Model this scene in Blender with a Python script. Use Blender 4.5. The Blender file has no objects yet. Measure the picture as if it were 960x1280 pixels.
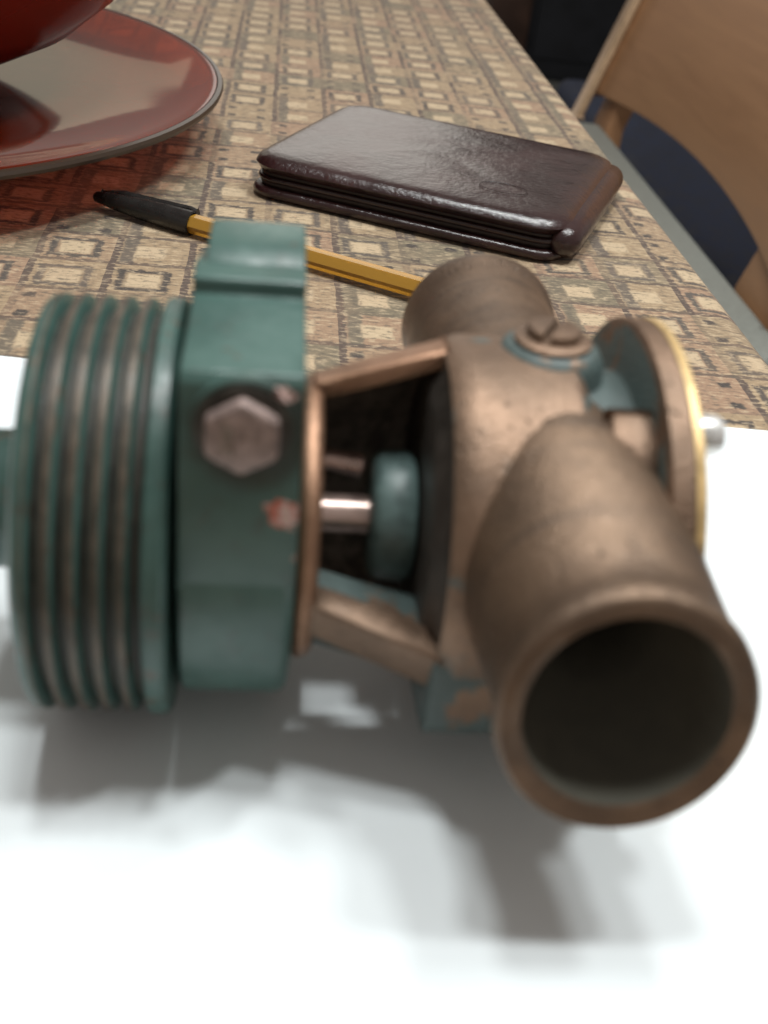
import bpy, bmesh, math, random
from mathutils import Vector, Matrix
S = 0.01                                   # everything below is written in centimetres
R = math.radians
sc = bpy.context.scene
COL = sc.collection
random.seed(4)

# ------------------------------------------------------------------ camera
cd = bpy.data.cameras.new('camera'); cam = bpy.data.objects.new('camera', cd); COL.objects.link(cam)
cd.sensor_fit = 'VERTICAL'; cd.sensor_height = 24.0; cd.lens = 24.0 * 1450 / 1280
cd.clip_start = 0.005; cd.clip_end = 60
m = Matrix(((0.991156, -0.064702, -0.115858), (-0.062338, 0.543726, -0.836945), (0.117147, 0.836765, 0.534883))).to_4x4()
m.translation = Vector((0, 0, 15 * S)); cam.matrix_world = m
cd.dof.use_dof = True; cd.dof.focus_distance = 0.40; cd.dof.aperture_fstop = 9.5
sc.camera = cam
# ------------------------------------------------------------------ world, lamps, exposure
w = bpy.data.worlds.new('World'); sc.world = w; w.use_nodes = True
bg = w.node_tree.nodes['Background']; bg.inputs['Color'].default_value = (1.0, 0.90, 0.82, 1); bg.inputs['Strength'].default_value = 0.30
def lamp(name, loc, power, radius=2.5, col=(0.965, 1.0, 0.99)):
    l = bpy.data.lights.new(name, 'POINT'); l.energy = power; l.shadow_soft_size = radius * S; l.color = col
    o = bpy.data.objects.new(name, l); o.location = Vector(loc) * S; COL.objects.link(o); return o
for k in range(5):                                     # five bulbs of a round ceiling fixture
    a = R(90 + 72 * k); lamp('ceiling_bulb', (22 + 36 * math.cos(a), 31 + 15 * math.sin(a), 105), 13.4, 6.0)
wl = bpy.data.lights.new('wallet_sheen_light', 'AREA'); wl.shape = 'RECTANGLE'; wl.size = 0.86; wl.size_y = 1.9; wl.energy = 5.0; wl.color = (1.0, 0.96, 0.88)  # unseen area lamp standing in for a bright wall, added for wallet sheen
wo = bpy.data.objects.new('wallet_sheen_light', wl); wo.location = (0.10, 3.2, 1.15); wo.rotation_euler = (R(-90), 0, 0); COL.objects.link(wo)
w2 = bpy.data.lights.new('plate_reflection_light', 'AREA'); w2.shape = 'RECTANGLE'; w2.size = .55; w2.size_y = .42; w2.energy = 0.36; w2.color = (1.0, 0.90, 0.62)  # second unseen area lamp, added for the olive reflection on the glass plate
wo2 = bpy.data.objects.new('plate_reflection_light', w2); wo2.location = (-0.80, 3.2, 0.62); wo2.rotation_euler = (R(-90), 0, 0); COL.objects.link(wo2)
sc.view_settings.view_transform = 'Standard'; sc.view_settings.look = 'None'
sc.view_settings.exposure = 0.0; sc.view_settings.gamma = 1.0; sc.view_settings.use_curve_mapping = False

# ------------------------------------------------------------------ helpers
def link(name, bm, mats, parent=None, smooth=True, angle=40):
    bm.normal_update()
    bmesh.ops.recalc_face_normals(bm, faces=bm.faces[:])
    bmesh.ops.scale(bm, vec=(S, S, S), verts=bm.verts[:])
    me = bpy.data.meshes.new(name); bm.to_mesh(me); bm.free()
    for mt in (mats if isinstance(mats, (list, tuple)) else [mats]): me.materials.append(mt)
    if smooth:
        me.shade_smooth()
        me.set_sharp_from_angle(angle=R(angle))
    o = bpy.data.objects.new(name, me); COL.objects.link(o)
    if parent is not None: attach(o, parent)
    return o
def attach(o, parent):
    o.parent = parent
    p = parent; t = Vector((0, 0, 0))
    while p is not None: t += p.location; p = p.parent
    o.location = o.location - t if parent.type == 'EMPTY' else o.location
def thing(name, loc, label, cat, group=None):
    o = bpy.data.objects.new(name, None); o.empty_display_size = 0.01; o.location = Vector(loc) * S; COL.objects.link(o)
    return tag(o, label, cat, group)
def tag(o, label, cat, group=None):
    o['label'] = label; o['category'] = cat
    if group: o['group'] = group
    return o
def structure(o): o['kind'] = 'structure'; return o
AX = {'X': ((1, 0, 0), (0, -1, 0), (0, 0, 1)), 'Y': ((0, 1, 0), (1, 0, 0), (0, 0, 1)), 'Z': ((0, 0, 1), (1, 0, 0), (0, 1, 0))}
def lathe(bm, prof, centre, axis='X', n=64, a0=0, a1=360, closed_profile=False, mats=None):
    A, U, V = [Vector(v) for v in AX[axis]] if isinstance(axis, str) else axis
    c = Vector(centre); full = abs(a1 - a0) >= 360
    k = n if full else n + 1
    rings = []
    for t, r in prof:
        if r < 1e-6: rings.append([bm.verts.new(c + A * t)]); continue
        rings.append([bm.verts.new(c + A * t + (U * math.cos(R(a0 + (a1 - a0) * i / n)) + V * math.sin(R(a0 + (a1 - a0) * i / n))) * r) for i in range(k)])
    pairs = list(zip(range(len(rings) - 1), range(1, len(rings))))
    if closed_profile: pairs.append((len(rings) - 1, 0))
    for q, (i, j) in enumerate(pairs):
        a, b = rings[i], rings[j]
        mi = mats[q] if mats else 0
        for s in range(n):
            s2 = (s + 1) % k
            if len(a) == 1 and len(b) == 1: continue
            if len(a) == 1: f = bm.faces.new((a[0], b[s], b[s2]))
            elif len(b) == 1: f = bm.faces.new((a[s], a[s2], b[0]))
            else: f = bm.faces.new((a[s], a[s2], b[s2], b[s]))
            f.material_index = mi
    if not full and closed_profile:
        bm.faces.new([r[0] for r in rings]); bm.faces.new([r[-1] for r in rings][::-1])
    return rings
def loft(bm, rings, cap0=True, cap1=True):
    vs = [[bm.verts.new(p) for p in r] for r in rings]
    n = len(vs[0])
    for a, b in zip(vs[:-1], vs[1:]):
        for s in range(n): bm.faces.new((a[s], a[(s + 1) % n], b[(s + 1) % n], b[s]))
    if cap0: bm.faces.new(vs[0])
    if cap1: bm.faces.new(vs[-1][::-1])
    return vs
def bevel(bm, w, seg=3, angle=30, verts=None):
    bm.normal_update()
    es = [e for e in bm.edges if len(e.link_faces) == 2 and e.calc_face_angle(0) > R(angle)]
    bmesh.ops.bevel(bm, geom=es, offset=w, offset_type='OFFSET', segments=seg, profile=0.5, affect='EDGES', clamp_overlap=True)
def prism(bm, poly, frame):
    # poly: 2-D points, frame(u, v, k) -> 3-D with k = 0, 1
    a = [bm.verts.new(frame(u, v, 0)) for u, v in poly]; b = [bm.verts.new(frame(u, v, 1)) for u, v in poly]
    n = len(a)
    for i in range(n): bm.faces.new((a[i], a[(i + 1) % n], b[(i + 1) % n], b[i]))
    bm.faces.new(a[::-1]); bm.faces.new(b)
def box(bm, x0, x1, y0, y1, z0, z1):
    prism(bm, [(x0, y0), (x1, y0), (x1, y1), (x0, y1)], lambda u, v, k: (u, v, z1 if k else z0))
def tube(bm, pts, rad, n=12):
    pts = [Vector(p) for p in pts]; rings = []
    for i, p in enumerate(pts):
        d = (pts[min(i + 1, len(pts) - 1)] - pts[max(i - 1, 0)]).normalized()
        u = d.orthogonal() if i == 0 else (u - d * u.dot(d)); u.normalize(); v = d.cross(u)
        r = rad[i] if isinstance(rad, (list, tuple)) else rad
        rings.append([p + (u * math.cos(2 * math.pi * k / n) + v * math.sin(2 * math.pi * k / n)) * r for k in range(n)])
    loft(bm, rings)

# ------------------------------------------------------------------ materials
class NT:
    def __init__(s, name):
        s.m = bpy.data.materials.new(name); s.m.use_nodes = True; s.t = s.m.node_tree; s.b = s.t.nodes['Principled BSDF']; s.l = s.t.links
    def n(s, typ, **kw):
        x = s.t.nodes.new(typ)
        for k, v in kw.items(): setattr(x, k, v)
        return x
    def put(s, sock, v):
        if isinstance(v, (int, float)): sock.default_value = v
        elif isinstance(v, (tuple, list)): sock.default_value = (tuple(v) + (1,))[:len(sock.default_value)] if len(v) < len(sock.default_value) else tuple(v)
        else: s.l.new(v, sock)
    def pos(s): return s.n('ShaderNodeNewGeometry').outputs['Position']
    def math(s, op, a, b=0.0, c=0.0, clamp=False):
        x = s.n('ShaderNodeMath', operation=op, use_clamp=clamp); s.put(x.inputs[0], a); s.put(x.inputs[1], b); s.put(x.inputs[2], c); return x.outputs[0]
    def vmath(s, op, a, b=(0, 0, 0)):
        x = s.n('ShaderNodeVectorMath', operation=op); s.put(x.inputs[0], a); s.put(x.inputs[1], b)
        return x.outputs['Value'] if op in ('DISTANCE', 'LENGTH', 'DOT_PRODUCT') else x.outputs['Vector']
    def noise(s, vec, scale, detail=4, rough=0.55, out='Fac', dist=0):
        x = s.n('ShaderNodeTexNoise'); s.put(x.inputs['Vector'], vec); x.inputs['Scale'].default_value = scale; x.inputs['Detail'].default_value = detail
        x.inputs['Roughness'].default_value = rough; x.inputs['Distortion'].default_value = dist; return x.outputs[out]
    def ramp(s, fac, lo, hi, a=0.0, b=1.0):
        x = s.n('ShaderNodeMapRange'); x.interpolation_type = 'SMOOTHSTEP'; s.put(x.inputs[0], fac); s.put(x.inputs[1], lo); s.put(x.inputs[2], hi); s.put(x.inputs[3], a); s.put(x.inputs[4], b); return x.outputs[0]
    def mix(s, f, a, b):
        x = s.n('ShaderNodeMix', data_type='RGBA'); s.put(x.inputs[0], f); s.put(x.inputs[6], a); s.put(x.inputs[7], b); return x.outputs[2]
    def bump(s, h, strength, dist):
        x = s.n('ShaderNodeBump'); x.inputs['Strength'].default_value = strength; x.inputs['Distance'].default_value = dist; s.put(x.inputs['Height'], h); s.put(s.b.inputs['Normal'], x.outputs[0])
    def set(s, **kw):
        for k, v in kw.items(): s.put(s.b.inputs[k.replace('_', ' ')], v)
        return s.m
def simple(name, col, rough=0.5, metal=0.0, var=0.25, scale=300, **kw):
    t = NT(name); p = t.pos(); f = t.noise(p, scale, 4)
    d = tuple(c * (1 - var) for c in col); b = tuple(min(1, c * (1 + var)) for c in col)
    t.set(Base_Color=t.mix(t.ramp(f, .3, .7), d, b), Roughness=t.ramp(f, .3, .7, rough * .88, min(1, rough * 1.12)), Metallic=metal, **kw)
    return t.m

def green_paint(name, chips=(), wear=0.62, dark_spots=()):
    t = NT(name); p = t.pos()
    big = t.noise(p, 55, 5); fine = t.noise(p, 420, 4, .65)
    col = t.mix(t.ramp(big, .35, .65), (0.038, 0.086, 0.074), (0.062, 0.122, 0.106))
    grime = t.ramp(t.noise(p, 120, 6, .7), .54, .74)
    col = t.mix(t.math('MULTIPLY', grime, .75), col, (0.050, 0.048, 0.038))
    worn = t.ramp(t.noise(t.vmath('ADD', p, (3.1, 1.7, .4)), 190, 6, .68), wear, wear + .09)
    col = t.mix(t.math('MULTIPLY', worn, .85), col, (0.085, 0.060, 0.042))
    rough = t.ramp(fine, .3, .7, .30, .46)
    for c, r, cc in dark_spots:  # soft darker patch around each given point
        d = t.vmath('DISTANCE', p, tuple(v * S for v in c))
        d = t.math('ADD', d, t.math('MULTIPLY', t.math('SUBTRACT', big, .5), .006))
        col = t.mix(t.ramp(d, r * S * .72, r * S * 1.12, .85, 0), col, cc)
    for c, r, cc in chips:
        wob = t.noise(p, 330, 3, out='Color'); q = t.vmath('ADD', p, t.vmath('MULTIPLY', t.vmath('SUBTRACT', wob, (.5, .5, .5)), (.006, .006, .006)))
        d = t.vmath('DISTANCE', q, tuple(v * S for v in c))
        k = t.ramp(d, r * S * .85, r * S, 1, 0)
        cm = t.mix(t.ramp(fine, .42, .55), cc, (0.55, 0.40, 0.36))
        col = t.mix(k, col, cm)
    t.bump(t.math('ADD', t.math('MULTIPLY', fine, .4), big), .25, .0006)
    return t.set(Base_Color=col, Roughness=rough, Metallic=0.0)

def bronze(name, paint=0.62, low_paint=None, rings=False, base=(0.25, 0.160, 0.108), base2=(0.165, 0.108, 0.074), metal=.68):
    t = NT(name); p = t.pos()
    big = t.noise(p, 70, 5); fine = t.noise(p, 600, 5, .7)
    col = t.mix(t.ramp(big, .32, .68), base2, base)
    col = t.mix(t.ramp(fine, .55, .8, 0, .5), col, (0.12, 0.085, 0.06))
    col = t.mix(t.ramp(t.noise(t.vmath('ADD', p, (4, 1, 2)), 150, 6, .7), .54, .74, 0, .35), col, (0.075, 0.055, 0.042))
    vo = t.n('ShaderNodeTexVoronoi'); vo.inputs['Scale'].default_value = 420; t.l.new(p, vo.inputs['Vector'])
    pit = t.math('MULTIPLY', t.ramp(vo.outputs['Distance'], .10, .26, 1, 0), t.ramp(t.noise(p, 60, 3), .45, .6))
    col = t.mix(t.math('MULTIPLY', pit, .7), col, (0.05, 0.036, 0.028))
    if rings:
        mp = t.n('ShaderNodeMapping'); mp.inputs['Scale'].default_value = (25, 260, 25); t.l.new(p, mp.inputs[0])
        col = t.mix(t.ramp(t.noise(mp.outputs[0], 1.0, 4, .6), .50, .68, 0, .6), col, (0.085, 0.062, 0.048))
    pm = t.ramp(t.noise(t.vmath('ADD', p, (.7, 2.3, 1.1)), 85, 6, .62), paint, paint + .06)
    if low_paint is not None:
        z = t.n('ShaderNodeSeparateXYZ'); t.l.new(p, z.inputs[0])
        zz = t.math('ADD', z.outputs[2], t.math('MULTIPLY', t.math('SUBTRACT', t.noise(p, 110, 5, .7), .5), .03))
        pm = t.math('MAXIMUM', pm, t.ramp(zz, low_paint * S - .004, low_paint * S + .003, .8, 0))
    col = t.mix(pm, col, (0.070, 0.098, 0.094))
    t.bump(t.math('ADD', t.math('ADD', fine, t.noise(p, 1500, 3, .6)), t.math('SUBTRACT', t.math('MULTIPLY', big, 1.5), pit)), .4, .0006)
    return t.set(Base_Color=col, Roughness=t.ramp(fine, .3, .7, .36, .50), Metallic=t.math('MULTIPLY', t.math('SUBTRACT', 1.0, pm), metal))

def cloth_material():
    t = NT('woven_patch_cloth'); p = t.pos(); sx = t.n('ShaderNodeSeparateXYZ'); t.l.new(p, sx.inputs[0])
    wob = t.noise(p, 60, 3); wob2 = t.noise(t.vmath('ADD', p, (5, 5, 5)), 60, 3)
    X = t.math('ADD', sx.outputs[0], t.math('MULTIPLY', t.math('SUBTRACT', wob, .5), .0022))
    Y = t.math('ADD', sx.outputs[1], t.math('MULTIPLY', t.math('SUBTRACT', wob2, .5), .0022))
    C = 0.0256
    u = t.math('DIVIDE', t.math('ADD', X, .0012 + 10 * C), C); v = t.math('DIVIDE', t.math('ADD', Y, .004), C)
    cu, cv = t.math('FLOOR', u), t.math('FLOOR', v); fu, fv = t.math('FRACT', u), t.math('FRACT', v)
    cell = t.n('ShaderNodeCombineXYZ'); t.l.new(cu, cell.inputs[0]); t.l.new(cv, cell.inputs[1])
    wn = t.n('ShaderNodeTexWhiteNoise'); wn.noise_dimensions = '3D'; t.l.new(cell.outputs[0], wn.inputs['Vector'])
    rs = t.n('ShaderNodeSeparateXYZ'); t.l.new(wn.outputs['Color'], rs.inputs[0]); r1, r2, r3 = rs.outputs[0], rs.outputs[1], rs.outputs[2]
    dx = t.math('ABSOLUTE', t.math('SUBTRACT', fu, .5)); dy = t.math('ABSOLUTE', t.math('SUBTRACT', fv, .5)); dm = t.math('MAXIMUM', dx, dy)
    # threads: fine streaks along x, weaker along y
    st = t.n('ShaderNodeMapping'); st.inputs['Scale'].default_value = (240, 620, 1); t.l.new(p, st.inputs[0])
    thread = t.noise(st.outputs[0], 1.0, 3, .6)
    st2 = t.n('ShaderNodeMapping'); st2.inputs['Scale'].default_value = (620, 260, 1); t.l.new(p, st2.inputs[0])
    thread2 = t.noise(st2.outputs[0], 1.0, 2, .6)
    blot = t.noise(p, 95, 4, .6)
    e = t.math('MULTIPLY', t.math('SUBTRACT', t.math('ADD', t.math('MULTIPLY', thread, .6), t.math('MULTIPLY', thread2, .4)), .5), .22)
    dmj = t.math('ADD', dm, e)
    def between(x, a, b, s=.025): return t.math('MULTIPLY', t.ramp(x, a - s, a + s), t.ramp(x, b - s, b + s, 1, 0))
    def gt(x, th): return t.math('GREATER_THAN', x, th)
    tan, pink, olive, dark, pale = (0.30, 0.21, 0.125), (0.285, 0.175, 0.11), (0.165, 0.132, 0.085), (0.040, 0.030, 0.027), (0.46, 0.345, 0.22)
    col = t.mix(t.ramp(r1, .2, .8), tan, t.mix(gt(r2, .62), pink, olive))
    # nested square in some cells
    typeA = gt(r3, .50)
    col = t.mix(t.math('MULTIPLY', typeA, between(dmj, .24, .34)), col, t.mix(r2, dark, (0.10, .08, .065)))
    col = t.mix(t.math('MULTIPLY', typeA, t.ramp(dmj, .19, .23, 1, 0)), col, pale)
    # bar cells: a stripe at one side
    typeB = t.math('MULTIPLY', gt(.50, r3), gt(r3, .20))
    col = t.mix(t.math('MULTIPLY', typeB, between(t.math('ADD', fu, e), .12, .32)), col, t.mix(r1, (0.10, .075, .06), olive))
    col = t.mix(t.math('MULTIPLY', typeB, between(dmj, -.1, .2)), col, pale)
    # corner dots
    typeC = gt(.20, r3)
    dots = t.math('MULTIPLY', between(t.math('ADD', dx, e), .2, .36), between(t.math('ADD', dy, e), .2, .36))
    col = t.mix(t.math('MULTIPLY', typeC, dots), col, dark)
    # dark lines between the cells, some missing
    def lineat(f, seed):
        wn2 = t.n('ShaderNodeTexWhiteNoise'); wn2.noise_dimensions = '3D'; t.l.new(t.vmath('ADD', cell.outputs[0], seed), wn2.inputs['Vector'])
        return t.math('MULTIPLY', t.ramp(t.math('ADD', f, e), .085, .115, 1, 0), t.ramp(wn2.outputs['Value'], .15, .4, .3, 1))
    ln = t.math('MAXIMUM', lineat(fu, (7.3, 1.1, 0)), t.math('MULTIPLY', lineat(fv, (1.7, 9.9, 0)), .8))
    col = t.mix(ln, col, (0.075, 0.048, 0.038))
    # larger scale: light and reddish areas, thread speckle
    col = t.mix(t.ramp(t.noise(p, 22, 3), .45, .7, 0, .22), col, (0.33, 0.21, 0.13))
    col = t.mix(t.ramp(thread, .50, .68, 0, .55), col, (0.54, 0.415, 0.27))
    col = t.mix(t.ramp(thread,   .32, .48, .75, 0), col, (0.09, 0.075, 0.055))
    col = t.mix(t.ramp(thread2, .25, .45, .45, 0), col, (0.13, 0.09, 0.065))
    col = t.mix(t.ramp(blot, .55, .75, 0, .35), col, pale)
    t.bump(t.math('ADD', thread, thread2), .5, .0008)
    return t.set(Base_Color=col, Roughness=.85, Sheen_Weight=.15)

M = {}
M['green'] = green_paint('chipped_green_paint', chips=[((0.54, 14.53, 5.58), .27, (0.42, 0.10, 0.06)), ((0.86, 14.42, 4.85), .18, (0.35, .2, .14)), ((0.34, 14.78, 7.40), .17, (0.10, .035, .03))], dark_spots=[((0.0, 14.7, 6.85), .95, (0.020, 0.026, 0.022))])  # includes a soft darker patch centred on the bolt
M['green_pulley'] = green_paint('worn_green_paint', wear=.57)
M['belt_rust'] = simple('belt_worn_rust', (0.038, 0.032, 0.025), .55, .2, .45, 260)
M['crest'] = simple('worn_brown_crest', (0.085, 0.062, 0.045), .42, .3, .4, 240)
M['bronze'] = bronze('dull_bronze', .66)
M['bronze_body'] = bronze('painted_bronze', .60, 2.7)
M['bronze_teal'] = bronze('mostly_painted_bronze', .40)
M['bronze_pipe'] = bronze('pipe_bronze', .80, rings=True, base=(0.205, 0.135, 0.090), base2=(0.135, 0.090, 0.062))
M['copper'] = bronze('worn_copper_edge', .70, base=(0.44, 0.255, 0.165), base2=(0.27, 0.15, 0.092), metal=.8)
M['cavity'] = simple('lightened_cavity', (0.20, 0.165, 0.130), .6, 0, .4)  # colour lightened to imitate hazy, lifted blacks inside the pedestal
M['dark_wall'] = simple('dark_end_wall', (0.050, 0.042, 0.036), .5, 0, .3)  # darker colour for the recessed end wall of the body
M['bore'] = simple('dark_bore', (0.085, 0.08, 0.062), .85, 0, .10)  # plain dark colour inside the pipes
M['brass'] = simple('brass_plate', (0.62, 0.43, 0.20), .42, .45, .2)
M['steel'] = simple('bright_steel', (0.78, 0.77, 0.75), .3, .6, .12)
M['shaft'] = simple('polished_shaft', (0.60, 0.45, 0.40), .3, .75, .15)
M['bolt'] = simple('rusty_bolt', (0.27, 0.20, 0.18), .5, .3, .35, 500)
M['rubber'] = simple('green_rubber', (0.085, 0.13, 0.125), .42, 0, .3)
M['paper'] = simple('white_paper', (0.82, 0.87, 0.895), .75, 0, .015, 60)
M['cloth'] = cloth_material()
M['oak'] = simple('table_wood', (0.22, 0.12, 0.06), .5, 0, .2, 30)

# ------------------------------------------------------------------ setting
bm = bmesh.new(); bmesh.ops.create_grid(bm, x_segments=1, y_segments=1, size=1200, matrix=Matrix.Translation((0, 300, -74)))
structure(link('floor', bm, simple('grey_floor', (0.20, 0.215, 0.20), .45, 0, .12, 3), smooth=False))

# table and cloth
EDGE = 17.25
tb = thing('table', (-35, 50, -74), 'wooden dining table under the woven cloth', 'table')
bm = bmesh.new(); box(bm, -88, EDGE - .6, -40, 160, -3.2, -.35); bevel(bm, .3, 2); link('tabletop', bm, M['oak'], tb)
for lx in (-84, EDGE - 7.5):
    for ly in (-36, 149):
        bm = bmesh.new(); box(bm, lx, lx + 6, ly, ly + 6, -74, -3.2); bevel(bm, .4, 2); link('leg', bm, M['oak'], tb)
bm = bmesh.new()
prof = [(-88.6, -14), (-88.6, -1.2), (-88.2, -.25), (-87, 0)] + [(-87 + (EDGE - .9 + 87) * i / 60, 0) for i in range(1, 61)] + [(EDGE - .45, -.07), (EDGE - .12, -.3), (EDGE, -.7), (EDGE + .05, -1.6), (EDGE + .1, -4), (EDGE + .25, -9), (EDGE + .3, -14)]
NY = 120
rows = []
for j in range(NY + 1):
    y = -40.6 + 201.2 * j / NY; row = []
    for x, z in prof:
        dxx = (.25 * math.sin(y * .21) + .15 * math.sin(y * .47 + 1)) * min(1, max(0, -z - 1) / 8)
        flat = -.05 + .05 * math.sin(x * .35 + y * .13) * math.sin(y * .28 - x * .1) if z > -.1 and not (-8 < x < 18 and 5 < y < 36) else -.05
        row.append(bm.verts.new((x + (dxx if x > 0 else -dxx), y, z + min(0, flat) - .0)))
    rows.append(row)
for a, b in zip(rows[:-1], rows[1:]):
    for i in range(len(prof) - 1): bm.faces.new((a[i], a[i + 1], b[i + 1], b[i]))
cl = link('tablecloth', bm, M['cloth'], angle=80)
tag(cl, 'beige woven tablecloth patterned with small dark nested squares', 'tablecloth')

# white paper sheet under the pump
bm = bmesh.new()
PW, PD = 29.7, 21.0; px0, py1 = -13.2, 30.15
nx, ny = 30, 20; g = []
for j in range(ny + 1):
    row = []
    for i in range(nx + 1):
        u, v = i / nx, j / ny
        x = px0 + PW * u; y = py1 - PD * (1 - v) - .045 * (x + 7)
        z = .012 + .02 * (1 + math.sin(x * .5 + y * .2)) * (v > .93) + .05 * max(0, v - .85) * 3
        row.append(bm.verts.new((x, y, z)))
    g.append(row)
for a, b in zip(g[:-1], g[1:]):
    for i in range(nx): bm.faces.new((a[i], a[i + 1], b[i + 1], b[i]))
low = [[bm.verts.new(v.co - Vector((0, 0, .012))) for v in row] for row in g]
for a, b in zip(low[:-1], low[1:]):
    for i in range(nx): bm.faces.new((a[i], b[i], b[i + 1], a[i + 1]))
tag(link('paper_sheet', bm, M['paper'], angle=60), 'plain white sheet of paper lying flat under the pump', 'paper')

# ------------------------------------------------------------------ the pump
AY, AZ = 17.5, 3.64
pump = thing('water_pump', (-2.4, AY, 0), 'old bronze and green water pump with grooved pulley on white paper', 'pump')
# pulley
bm = bmesh.new()
PR = 3.61; prof = [(-3.34, 1.25), (-3.34, 2.0), (-3.26, 2.3), (-3.26, 2.95), (-3.38, 3.25), (-3.38, PR - .2), (-3.33, PR - .09), (-3.27, PR - .03), (-3.18, PR - .01)]
mats = [0] * (len(prof) - 1)
for k in range(5):
    c = -3.00 + .365 * k
    prof += [(c - .13, PR - .01), (c - .10, PR - .05), (c - .05, PR - .27), (c + .05, PR - .27), (c + .10, PR - .05), (c + .13, PR - .01)]
    mats += [2, 0, 0, 1, 1, 0]
prof += [(-1.42, PR - .02), (-1.38, PR + .02), (-1.15, PR + .02), (-1.08, PR - .05), (-1.06, PR - .2), (-1.06, 1.0)]
mats += [0, 0, 0, 0, 0, 0]
lathe(bm, prof, (0, AY, AZ), 'X', 128, mats=mats)
pul = link('pulley', bm, [M['green_pulley'], M['belt_rust'], M['crest']], pump, angle=35)
bm = bmesh.new(); lathe(bm, [(-3.32, 1.25), (-4.5, 1.2), (-4.65, 1.1), (-4.7, .9), (-4.7, .45), (-4.6, .4), (-4.6, 0)], (0, AY, AZ), 'X', 48)
link('pulley_hub', bm, M['green_pulley'], pul)
# bearing housing
bm = bmesh.new()
HR = 3.2
lathe(bm, [(-1.06, 1.0), (-.98, 2.7), (-.95, HR - .15), (-.86, HR), (.70, HR), (.82, HR - .06), (.88, HR - .2), (.90, 1.0)], (0, AY, AZ), 'X', 96)
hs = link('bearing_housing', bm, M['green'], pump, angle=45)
# mounting pad on top (profile in the y-z plane)
bm = bmesh.new()
pad = [(14.34, 4.10), (14.80, 7.44), (14.92, 7.60), (17.45, 7.70), (17.47, 7.92), (17.53, 7.97), (18.1, 8.0), (20.3, 7.4), (20.4, 5.0)]
prism(bm, pad, lambda u, v, k: (.86 if k else -.93, u, v)); bevel(bm, .045, 2, 12)
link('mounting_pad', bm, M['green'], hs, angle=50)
bm = bmesh.new(); prism(bm, [(18.0, 7.5), (18.02, 7.98), (18.10, 8.03), (18.35, 8.14), (18.6, 8.2), (19.7, 8.16), (19.85, 8.06), (19.9, 7.2)], lambda u, v, k: (.85 if k else -.76, u, v)); bevel(bm, .045, 2, 25)
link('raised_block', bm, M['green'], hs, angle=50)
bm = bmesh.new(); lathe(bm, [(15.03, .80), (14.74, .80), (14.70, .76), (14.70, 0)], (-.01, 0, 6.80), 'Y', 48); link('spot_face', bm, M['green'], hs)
bm = bmesh.new()
lathe(bm, [(14.72, .66), (14.69, .70), (14.64, .70), (14.62, .66), (14.62, 0)], (-.01, 0, 6.80), 'Y', 40); link('seat_shadow_ring', bm, M['belt_rust'], hs)  # dark ring put under the bolt head as its seat shadow
bm = bmesh.new()
hexp = [(.61 * math.cos(R(90 + 60 * k)), .61 * math.sin(R(90 + 60 * k))) for k in range(6)]
prism(bm, hexp, lambda u, v, k: (-.01 + u, 14.36 if k else 14.63, 6.80 + v)); bevel(bm, .09, 3, 40)
bo = link('hex_bolt', bm, M['bolt'], hs, angle=35)
bm = bmesh.new()
for cx, cz, ww, hh in ((-.36, 6.92, .05, .26), (-.28, 6.84, .05, .24), (-.32, 6.74, .16, .05), (-.34, 6.62, .18, .05), (-.25, 6.56, .05, .16)):
    cx += .11; cz += .04
    box(bm, cx - ww / 2, cx + ww / 2, 14.345, 14.37, cz - hh / 2, cz + hh / 2)
link('head_marking', bm, M['cavity'], bo)
# bronze pedestal: flange ring, windowed cone, rails
PZ = AZ - .08
def cone_r(x): return 2.44 + (x - 1.0) * (3.16 - 2.44) / 2.25
bm = bmesh.new(); lathe(bm, [(.90, 1.2), (.90, 2.42), (.96, 2.50), (1.06, 2.53), (1.18, 2.50), (1.27, 2.40), (1.27, 2.05), (1.10, 1.2)], (0, AY, PZ), 'X', 96)
ped = link('pedestal', bm, M['copper'], pump, angle=50)
def shell(l0, l1, r0, r1, name, mat, thick=.5, n=24, out=0):
    # part of the cone between two angles, which may differ at the flange (l) and at the body (r)
    b = bmesh.new(); xs = [1.12, 1.6, 2.2, 2.8, 3.33]; rings = []
    for x in xs:
        t_ = (x - xs[0]) / (xs[-1] - xs[0]); a, c = l0 + (r0 - l0) * t_, l1 + (r1 - l1) * t_
        def pt(th, r): return (x, AY - (r + out) * math.cos(R(th)), PZ + (r + out) * math.sin(R(th)))
        rings.append([pt(a + (c - a) * i / n, cone_r(x)) for i in range(n + 1)] + [pt(c + (a - c) * i / n, cone_r(x) - thick) for i in range(n + 1)])
    loft(b, rings); bevel(b, .05, 2, 60); return link(name, b, mat, ped, angle=45)
shell(-20, -2, -31, -12, 'rail', M['bronze'], .62, n=8)
shell(93, 112, 95, 114, 'rail', M['copper'], .36, n=10, out=.10)
shell(104, 272, 104, 268, 'back_wall', M['cavity'], .22, n=48)
bm = bmesh.new(); ringsw = []                             # web behind the rail, closing the window below
for x, zf in ((1.15, 3.36), (2.1, 3.06), (3.2, 2.78)):
    yf = AY - cone_r(x) + .25
    ringsw.append([(x, yf, zf), (x, 15.8, zf + .02), (x, 16.3, zf - .05), (x, 16.3, zf - 1.5), (x, 16.05, zf - 1.5), (x, 16.05, zf - .3), (x, yf, zf - .25)])
loft(bm, ringsw); link('web', bm, M['bronze_teal'], ped, angle=50)
bm = bmesh.new()                                          # cast foot under the front of the body
prism(bm, [(14.38, 2.85), (14.36, 1.45), (14.65, 1.05), (17.2, .45), (17.4, 2.6)], lambda u, v, k: (4.6 if k else 3.20, u, v)); bevel(bm, .09, 2, 20)
link('cast_foot', bm, M['bronze_teal'], ped, angle=45)
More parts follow.
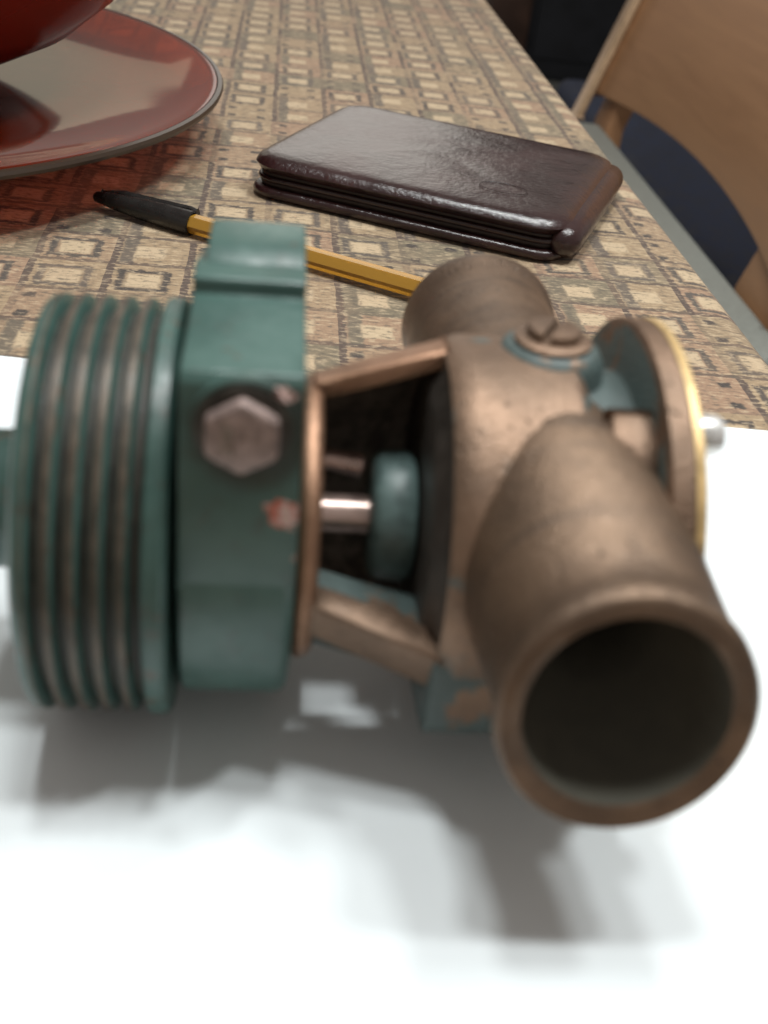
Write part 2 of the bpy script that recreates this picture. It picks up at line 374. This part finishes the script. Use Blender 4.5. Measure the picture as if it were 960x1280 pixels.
bm = bmesh.new(); lathe(bm, [(.9, .62), (1.22, .62), (1.28, .56), (1.28, .3)], (0, AY, AZ), 'X', 40); link('bearing_nose', bm, M['cavity'], ped)
bm = bmesh.new(); tube(bm, [(1.1, 18.45, 4.15), (1.5, 18.45, 4.2), (2.1, 18.45, 4.1)], [.24, .2, .24], 14); link('rib', bm, M['shaft'], ped)
bm = bmesh.new(); lathe(bm, [(.85, .35), (3.2, .35)], (0, AY, AZ), 'X', 32); link('drive_shaft', bm, M['shaft'], pump)
bm = bmesh.new(); lathe(bm, [(2.22, .30), (2.22, .92), (2.27, 1.08), (2.40, 1.17), (2.84, 1.20), (2.96, 1.14), (3.02, 1.0), (3.03, .3)], (0, AY, AZ), 'X', 48); link('slinger', bm, M['rubber'], pump)
# pump body
bm = bmesh.new()
BR = 3.32
lathe(bm, [(3.05, .3), (3.05, 1.4), (3.06, 2.3), (3.10, 2.55), (3.26, 2.80), (3.26, 3.14), (3.36, 3.22), (3.6, BR)] + [(3.6 + .085 * k, BR) for k in range(1, 21)] + [(5.38, BR - .02), (5.5, 3.2), (5.6, 3.02), (5.66, 2.88), (6.40, 2.86), (6.46, 3.0), (6.46, 3.70), (6.53, 3.80), (6.88, 3.80), (6.88, 1.0)],
      (0, AY, AZ), 'X', 128, mats=[1, 1, 1, 1, 1] + [0] * 23 + [2] * 6 + [0] * 3)
cut = [f for f in bm.faces if f.calc_center_median().y < AY - .5 and math.hypot(f.calc_center_median().x - 5.5, f.calc_center_median().z - 4.2) < 1.62]
bmesh.ops.delete(bm, geom=cut, context='FACES')
body = link('pump_body', bm, [M['bronze_body'], M['dark_wall'], M['bronze_teal']], pump, angle=40)
# lug between the body and the cover flange, front side
bm = bmesh.new()
def polar(x, th, r): return (x, AY - r * math.cos(R(th)), AZ + r * math.sin(R(th)))
ringsq = []
for th in (46, 50, 56, 62, 66):
    rr = 3.40 if th not in (46, 66) else 3.34
    ringsq.append([polar(5.75, th, 2.6), polar(6.5, th, 2.6), polar(6.5, th, rr), polar(5.75, th, rr)])
loft(bm, ringsq); bevel(bm, .08, 2, 40); link('flange_lug', bm, M['bronze_body'], body, angle=45)
# screw boss and slotted screw on top
SX, SY = 5.08, 17.85
bm = bmesh.new(); lathe(bm, [(6.2, 1.0), (6.80, .92), (6.98, .82), (7.06, .70), (7.06, 0)], (SX, SY, 0), 'Z', 48)
link('screw_boss', bm, M['bronze_teal'], body)
bm = bmesh.new()
lathe(bm, [(7.04, .62), (7.08, .67), (7.14, .67), (7.18, .60), (7.19, .46), (7.19, 0)], (SX, SY, 0), 'Z', 48)
scw = link('cam_screw', bm, M['bronze'], body)
ang = R(62); dv = Vector((math.cos(ang), math.sin(ang))); nv = Vector((-dv.y, dv.x))
for sgn in (1, -1):                                    # two half domes leave the slot between them
    bm = bmesh.new(); rings = []
    for rr, zz in ((.47, 7.19), (.47, 7.29), (.43, 7.34), (.30, 7.36)):
        ring = []
        for k in range(17):
            a = math.pi * k / 16
            o = max(.075, rr * math.sin(a)) * sgn; l = rr * math.cos(a)
            ring.append((SX + dv.x * l + nv.x * o, SY + dv.y * l + nv.y * o, zz))
        rings.append(ring)
    loft(bm, rings); link('head_half', bm, M['bronze'], scw, angle=40)
# ports: front and rear
def port(name, ysign, secs, bore, y_in, mat, lab, tilt=0):
    b = bmesh.new(); n = 72; rings = []
    for y, cx, cz, rx, rz in secs:
        kk = tilt * max(0, min(1, (15 - y) / 2.5))
        rings.append([(cx + rx * math.cos(2 * math.pi * k / n), y + kk * rz * math.sin(2 * math.pi * k / n), cz + rz * math.sin(2 * math.pi * k / n)) for k in range(n)])
    ye, cx, cz, rx, rz = secs[-1]
    rings.append([(cx + (bore + .10) * math.cos(2 * math.pi * k / n), ye - ysign * .02 + tilt * bore * math.sin(2 * math.pi * k / n), cz + (bore + .10) * math.sin(2 * math.pi * k / n)) for k in range(n)])
    rings.append([(cx + (bore + .02) * math.cos(2 * math.pi * k / n), ye - ysign * .10 + tilt * bore * math.sin(2 * math.pi * k / n), cz + (bore + .02) * math.sin(2 * math.pi * k / n)) for k in range(n)])
    loft(b, rings, True, False)
    o = link(name, b, mat, body, angle=50); o['label'] = lab
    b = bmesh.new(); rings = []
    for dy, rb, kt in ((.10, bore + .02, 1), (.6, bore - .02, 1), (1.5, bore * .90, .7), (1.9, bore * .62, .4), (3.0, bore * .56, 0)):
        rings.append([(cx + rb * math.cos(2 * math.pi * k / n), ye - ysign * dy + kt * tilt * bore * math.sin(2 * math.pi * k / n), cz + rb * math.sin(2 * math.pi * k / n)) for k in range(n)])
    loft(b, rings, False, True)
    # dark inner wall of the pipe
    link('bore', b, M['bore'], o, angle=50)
FX, FZ = 5.57, 4.10
port('port', -1, [(17.3, 5.05, 4.7, 1.3, 1.9), (16.5, 5.1, 4.68, 1.64, 2.02), (15.6, 5.22, 4.62, 1.86, 1.98), (14.6, 5.36, 4.48, 1.92, 1.93), (13.6, 5.47, 4.28, 1.88, 1.88), (12.9, FX, FZ + .04, 1.84, 1.85), (12.5, FX, FZ, 1.83, 1.83), (12.25, FX, FZ, 1.88, 1.88), (12.05, FX, FZ, 1.92, 1.92), (11.88, FX, FZ, 1.905, 1.905), (11.80, FX, FZ, 1.83, 1.83)],
     1.50, 16.2, M['bronze_pipe'], 'open bronze pipe with beaded lip facing the camera', .18)
BX = 5.15
port('port', 1, [(17.8, 5.4, 4.5, 1.5, 1.6), (19.5, 5.35, 4.3, 1.70, 1.70), (21.5, 5.25, 4.2, 1.72, 1.72), (23.8, BX, 4.15, 1.70, 1.70), (24.4, BX, 4.15, 1.70, 1.70), (24.7, BX, 4.15, 1.78, 1.78), (25.0, BX, 4.15, 1.80, 1.80), (25.2, BX, 4.15, 1.74, 1.74)],
     1.4, 20, M['bronze_pipe'], 'bronze pipe pointing away behind the body')
# end cover plate with screws
bm = bmesh.new(); lathe(bm, [(6.88, 0), (6.885, 3.76), (6.90, 3.82), (7.03, 3.82), (7.07, 3.78), (7.07, 0)], (0, AY, AZ), 'X', 128)
cov = link('end_cover', bm, M['brass'], pump, angle=40)
for k in range(6):
    th = 60 + 60 * k
    c = polar(0, th, 3.32)
    bm = bmesh.new(); lathe(bm, [(7.07, .34), (7.40, .34), (7.52, .28), (7.58, .14), (7.59, 0)], c, 'X', 28)
    link('cover_screw', bm, M['steel'], cov)

pump.rotation_euler = (0, R(-1.25), 0)                  # rests on the pulley and on the larger cover

# ------------------------------------------------------------------ pen
P0, P1 = Vector((-6.45, 43.4, .42)), Vector((6.7, 36.3, .42)); pd = (P1 - P0).normalized()
pu = Vector((-pd.y, pd.x, 0)); pframe = (pd, pu, Vector((0, 0, 1)))
pen = thing('ballpoint_pen', tuple(P0.xy) + (0,), 'orange barrel ballpoint pen with black cap lying behind the pump', 'pen')
M['pen_orange'] = NT('orange_clear_plastic').set(Base_Color=(0.80, 0.42, 0.06), Roughness=.18, IOR=1.45, Transmission_Weight=.6)
M['pen_black'] = simple('black_plastic', (0.016, 0.015, 0.014), .28, 0, .1)
bm = bmesh.new(); lathe(bm, [(4.0, 0), (4.0, .36), (14.75, .37), (14.8, .30), (14.8, 0)], P0, pframe, 6); link('barrel', bm, M['pen_orange'], pen, angle=20)
bm = bmesh.new(); lathe(bm, [(4.1, 0), (4.1, .17), (14.6, .17), (14.6, 0)], P0, pframe, 16); link('refill', bm, M['pen_black'], pen)
bm = bmesh.new(); lathe(bm, [(14.8, 0), (14.8, .28), (15.05, .28), (15.1, .2), (15.1, 0)], P0, pframe, 20); link('end_plug', bm, M['pen_black'], pen)
bm = bmesh.new(); lathe(bm, [(0, 0), (.0, .13), (.08, .2), (.9, .30), (2.2, .40), (3.6, .44), (4.25, .45), (4.28, .38)], P0, pframe, 32)
cap = link('cap', bm, M['pen_black'], pen)
bm = bmesh.new(); rings = []
for t_, h0, h1, ww in ((.2, .18, .3, .1), (1.0, .3, .52, .14), (3.2, .44, .62, .14), (3.9, .5, .66, .14), (4.2, .44, .62, .12)):
    c = P0 + pd * t_; side = pu * .87 + Vector((0, 0, .5)); oth = pd.cross(side)
    rings.append([c + side * h0 - oth * ww, c + side * h0 + oth * ww, c + side * h1 + oth * ww, c + side * h1 - oth * ww])
loft(bm, rings); bevel(bm, .03, 2); link('clip', bm, M['pen_black'], cap)

# ------------------------------------------------------------------ wallet
def leather():
    t = NT('brown_leather'); p = t.pos(); f = t.noise(p, 520, 5, .6); g_ = t.noise(p, 40, 4)
    col = t.mix(t.ramp(g_, .35, .65), (0.018, 0.007, 0.007), (0.030, 0.011, 0.011))
    col = t.mix(t.ramp(f, .55, .8, 0, .4), col, (0.075, 0.036, 0.03))
    t.bump(t.math('ADD', t.math('MULTIPLY', f, .8), t.math('MULTIPLY', t.noise(p, 70, 4), 3.0)), .45, .0008)
    return t.set(Base_Color=col, Roughness=t.ramp(g_,   .3, .7, .18, .25), Coat_Weight=.3, Coat_Roughness=.2)
M['leather'] = leather()
M['lining'] = simple('dark_lining', (0.022, 0.014, 0.012), .5, 0, .3)
M['thread'] = simple('stitch_thread', (0.045, 0.022, 0.020), .6, 0, .2)
WA = R(-23); wx = Vector((math.cos(WA), math.sin(WA), 0)); wy = Vector((-wx.y, wx.x, 0)); W0 = Vector((-1.05, 46.6, 0))
wal = thing('wallet', tuple(W0 + wx * 6.6 + wy * 5.3), 'shiny dark brown leather bifold wallet lying closed behind the pen', 'wallet')
WW, WD = 13.2, 11.6
def rrect(w_, d_, r_, n=6, inset=0):
    out = []
    for cx, cy, a in ((w_ - r_, d_ - r_, 0), (r_, d_ - r_, 90), (r_, r_, 180), (w_ - r_, r_, 270)):
        for k in range(n + 1):
            t_ = R(a + 90 * k / n); out.append((cx + (r_ - inset) * math.cos(t_), cy + (r_ - inset) * math.sin(t_)))
    return out
def slab(z0, z1, name, mat, w_, d_, ox=0, oy=0, rad=.7, edge=.16, dome=0., parent=wal, dent=0):
    """rounded leather panel: bottom ring, bulging edge, rounded top, slightly domed"""
    b = bmesh.new(); rings = []
    h = z1 - z0
    steps = [(edge, 0), (edge * .3, h * .18), (0, h * .5), (edge * .3, h * .82), (edge, h)]
    def wpt(u, v, z): return W0 + wx * (ox + u) + wy * (oy + v) + Vector((0, 0, z))
    for ins, hh in steps:
        rings.append([wpt(u, v, z0 + hh) for u, v in rrect(w_, d_, rad, 6, ins)])
    n = len(rings[0]); cu, cv = w_ / 2, d_ / 2
    for k in (.9, .75, .55, .35, .15):
        q = rrect(w_, d_, rad, 6, edge); zz = z1 + dome * (1 - k * k)
        rings.append([wpt(cu + (u - cu) * k, cv + (v - cv) * k, zz + dent * math.sin(u * .9) * math.cos(v * .7) * (1 - k)) for u, v in q])
    loft(b, rings); return link(name, b, mat, parent, angle=60)
slab(.02, .42, 'lower_cover', M['leather'], WW, WD, dome=.02, rad=1.2, edge=.16)
slab(.40, .66, 'pocket_layer', M['lining'], WW - .5, WD - .5, .25, .34, rad=1.0, edge=.08)
slab(.62, .84, 'pocket_layer', M['leather'], WW - .3, WD - .3, .15, .2, rad=1.1, edge=.10)
slab(.82, 1.02, 'pocket_layer', M['lining'], WW - .5, WD - .5, .25, .34, rad=1.0, edge=.08)
top = slab(.92, 1.64, 'upper_cover', M['leather'], WW, WD, dome=.16, edge=.50, dent=.09, rad=1.4)
bm = bmesh.new()                                         # folded spine along the right edge
tube(bm, [W0 + wx * (WW - .15) + wy * t_ + Vector((0, 0, .76)) for t_ in (.35, .8, 3, 6, 9, WD - .8, WD - .3)], [.36, .64, .70, .70, .70, .64, .36], 16)
link('spine', bm, M['leather'], wal, angle=60)
bm = bmesh.new()                                         # embossed oval mark near the right front corner
tube(bm, [W0 + wx * (10.0 + 1.0 * math.cos(2 * math.pi * k / 28)) + wy * (2.6 + .62 * math.sin(2 * math.pi * k / 28)) + Vector((0, 0, 1.742)) for k in range(29)], .013, 6)
link('embossed_oval', bm, M['leather'], top)

# ------------------------------------------------------------------ red glass footed bowl
def red_glass():
    t = NT('red_amber_glass')
    return t.set(Base_Color=(0.40, 0.065, 0.028), Roughness=.05, IOR=1.30, Transmission_Weight=.75)
M['glass'] = red_glass()
M['glass_edge'] = NT('clear_glass_rim').set(Base_Color=(0.07, 0.045, 0.03), Roughness=.35, IOR=1.45, Transmission_Weight=.5)
GC = (-21.9, 53.0, 0); GR = 19.6
gl = thing('glass_bowl', GC, 'red amber glass bowl with wide flat foot plate at table left', 'bowl')
bm = bmesh.new(); lathe(bm, [(0.02, 0), (.02, 9.0), (.3, 11.0), (1.2, 15.0), (2.1, GR - .5), (2.3, GR - .28), (2.55, GR - .30), (2.5, GR - .8), (2.1, GR - 1.9), (1.75, 14), (1.65, 9.0), (1.6, 0)], GC, 'Z', 128)
ft = link('foot_plate', bm, M['glass'], gl, angle=60)
bm = bmesh.new(); lathe(bm, [(2.28, GR - .28), (2.28, GR - .06), (2.42, GR), (2.54, GR - .06), (2.57, GR - .24), (2.45, GR - .32)], GC, 'Z', 128, closed_profile=True); link('rim', bm, M['glass_edge'], ft)
bm = bmesh.new(); lathe(bm, [(1.6, 0), (1.62, 5.0), (1.9, 7.0), (2.75, 10.2), (4.2, 13.2), (5.7, 15.0), (8.5, 16.8), (12, 17.6), (12.2, 17.2), (8.6, 16.3), (6.2, 14.5), (4.9, 12.5), (3.6, 9.8), (2.9, 6.0), (2.8, 0)], GC, 'Z', 96)
M['glass_deep'] = NT('deep_red_glass').set(Base_Color=(0.20, 0.018, 0.012), Roughness=.12, IOR=1.5, Transmission_Weight=.25)
link('bowl', bm, M['glass_deep'], gl, angle=60)

# ------------------------------------------------------------------ chair beside the table
def wood():
    t = NT('orange_plywood'); p = t.pos(); mp = t.n('ShaderNodeMapping'); mp.inputs['Scale'].default_value = (22, 2.2, 34); t.l.new(p, mp.inputs[0])
    g1 = t.noise(mp.outputs[0], 2.0, 6, .62, dist=.8); g2 = t.noise(p, 9, 4)
    col = t.mix(t.ramp(g1, .3, .7), (0.40, 0.205, 0.10), (0.46, 0.245, 0.125)); col = t.mix(t.ramp(g2, .4, .7, 0, .25), col, (0.42, 0.23, 0.11))
    t.bump(g1, .15, .001)
    return t.set(Base_Color=col, Roughness=t.ramp(g1, .3, .7, .36, .48))
M['chair_wood'] = wood()
M['chair_edge'] = simple('pale_tan_edge', (0.46, 0.31, 0.19), .5, 0, .15, 60)  # paler colour for the strip along the back panel's far side
M['seat_grey'] = simple('grey_seat_vinyl', (0.25, 0.26, 0.235), .55, 0, .08)
ch = thing('chair', (40, 120, -74), 'orange plywood chair with grey seat beside the table', 'chair')
XB = 42.0
def bx(z): return XB + max(0, z + 20) * .30               # the back leans away from the table
def chair_post(y, wy_):
    b = bmesh.new(); rings = []
    for z in (-74, -45, -20, -8, 8, 30):
        x = bx(z) - (2 if z < -60 else 0)
        rings.append([(x, y, z), (x + 2.4, y, z), (x + 2.4, y + wy_, z), (x, y + wy_, z)])
    loft(b, rings); bevel(b, .4, 2); return link('post', b, M['chair_wood'], ch)
chair_post(148.5, 6.5); chair_post(84, 12.5)
bm = bmesh.new()                                           # bent back panel with an arched lower edge
rings = []
N = 24
for k in range(N + 1):
    u = k / N; y = 84.3 + (154.7 - 84.3) * u
    zlow = -17.0 + 1.8 * (1 - (2 * u - 1) ** 2) ; bow = 2.5 * (1 - (2 * u - 1) ** 2)
    zt = 27
    rings.append([(bx(zlow) - .6 + bow, y, zlow), (bx(zt) - .6 + bow, y, zt), (bx(zt) - 2.0 + bow, y, zt), (bx(zlow) - 2.0 + bow, y, zlow)])
loft(bm, rings); bevel(bm, .3, 2); link('backrest', bm, M['chair_wood'], ch)
bm = bmesh.new(); loft(bm, [[(bx(z) - 3.0, 153.2, z), (bx(z) - 2.05, 153.2, z), (bx(z) - 2.05, 156.3, z), (bx(z) - 3.0, 156.3, z)] for z in (-20, -8, 8, 28)])
bevel(bm, .25, 2); link('edge_strip', bm, M['chair_edge'], ch)
bm = bmesh.new(); box(bm, 4, XB - .3, 80, 150, -24, -19.5); bevel(bm, 1.2, 3); link('seat', bm, M['seat_grey'], ch)
for ly in (86, 142):
    bm = bmesh.new(); box(bm, 6, 9.5, ly, ly + 4, -74, -24); bevel(bm, .4, 2); link('leg', bm, M['chair_wood'], ch)

# ------------------------------------------------------------------ dark furniture behind
M['dark'] = simple('black_lacquer', (0.012, 0.013, 0.018), .5, 0, .3, 10)
M['dark_brown'] = simple('dark_brown_wood', (0.06, 0.03, 0.02), .5, 0, .3, 10)
cb = thing('cabinet', (190, 465, -74), 'tall black cabinet standing on the floor behind the chair', 'cabinet')
bm = bmesh.new(); box(bm, 89, 330, 442, 490, -74, 90); bevel(bm, 1, 2); link('carcass', bm, M['dark'], cb)
bm = bmesh.new(); box(bm, 74, 88.7, 440, 490, -74, 90); bevel(bm, 1, 2); link('side_panel', bm, M['dark_brown'], cb)
for k in range(3):
    bm = bmesh.new(); box(bm, 91 + 79 * k, 168 + 79 * k, 439.5, 441.8, -66, 88); bevel(bm, .6, 2); dd = link('door', bm, M['dark'], cb)
    bm = bmesh.new(); box(bm, 162 + 79 * k, 164 + 79 * k, 436, 439.4, -5, 15); bevel(bm, .4, 2); link('handle', bm, M['dark_brown'], dd)

# low upholstered seat seen through the gap under the chair back
M['navy'] = simple('navy_upholstery', (0.018, 0.028, 0.062), .8, 0, .3, 60)
ot = thing('ottoman', (125, 175, -74), 'dark navy upholstered low seat glimpsed under the chair back', 'ottoman')
bm = bmesh.new(); box(bm, 58, 190, 100, 250, -46, -34); bevel(bm, 2.5, 4); link('cushion', bm, M['navy'], ot)
bm = bmesh.new(); box(bm, 60, 188, 102, 248, -68, -46.3); bevel(bm, 1, 2); link('base', bm, M['navy'], ot)
for fx in (66, 176):
    for fy in (108, 236):
        bm = bmesh.new(); box(bm, fx, fx + 5, fy, fy + 5, -74, -68.2); bevel(bm, .5, 2); link('foot', bm, M['dark_brown'], ot)
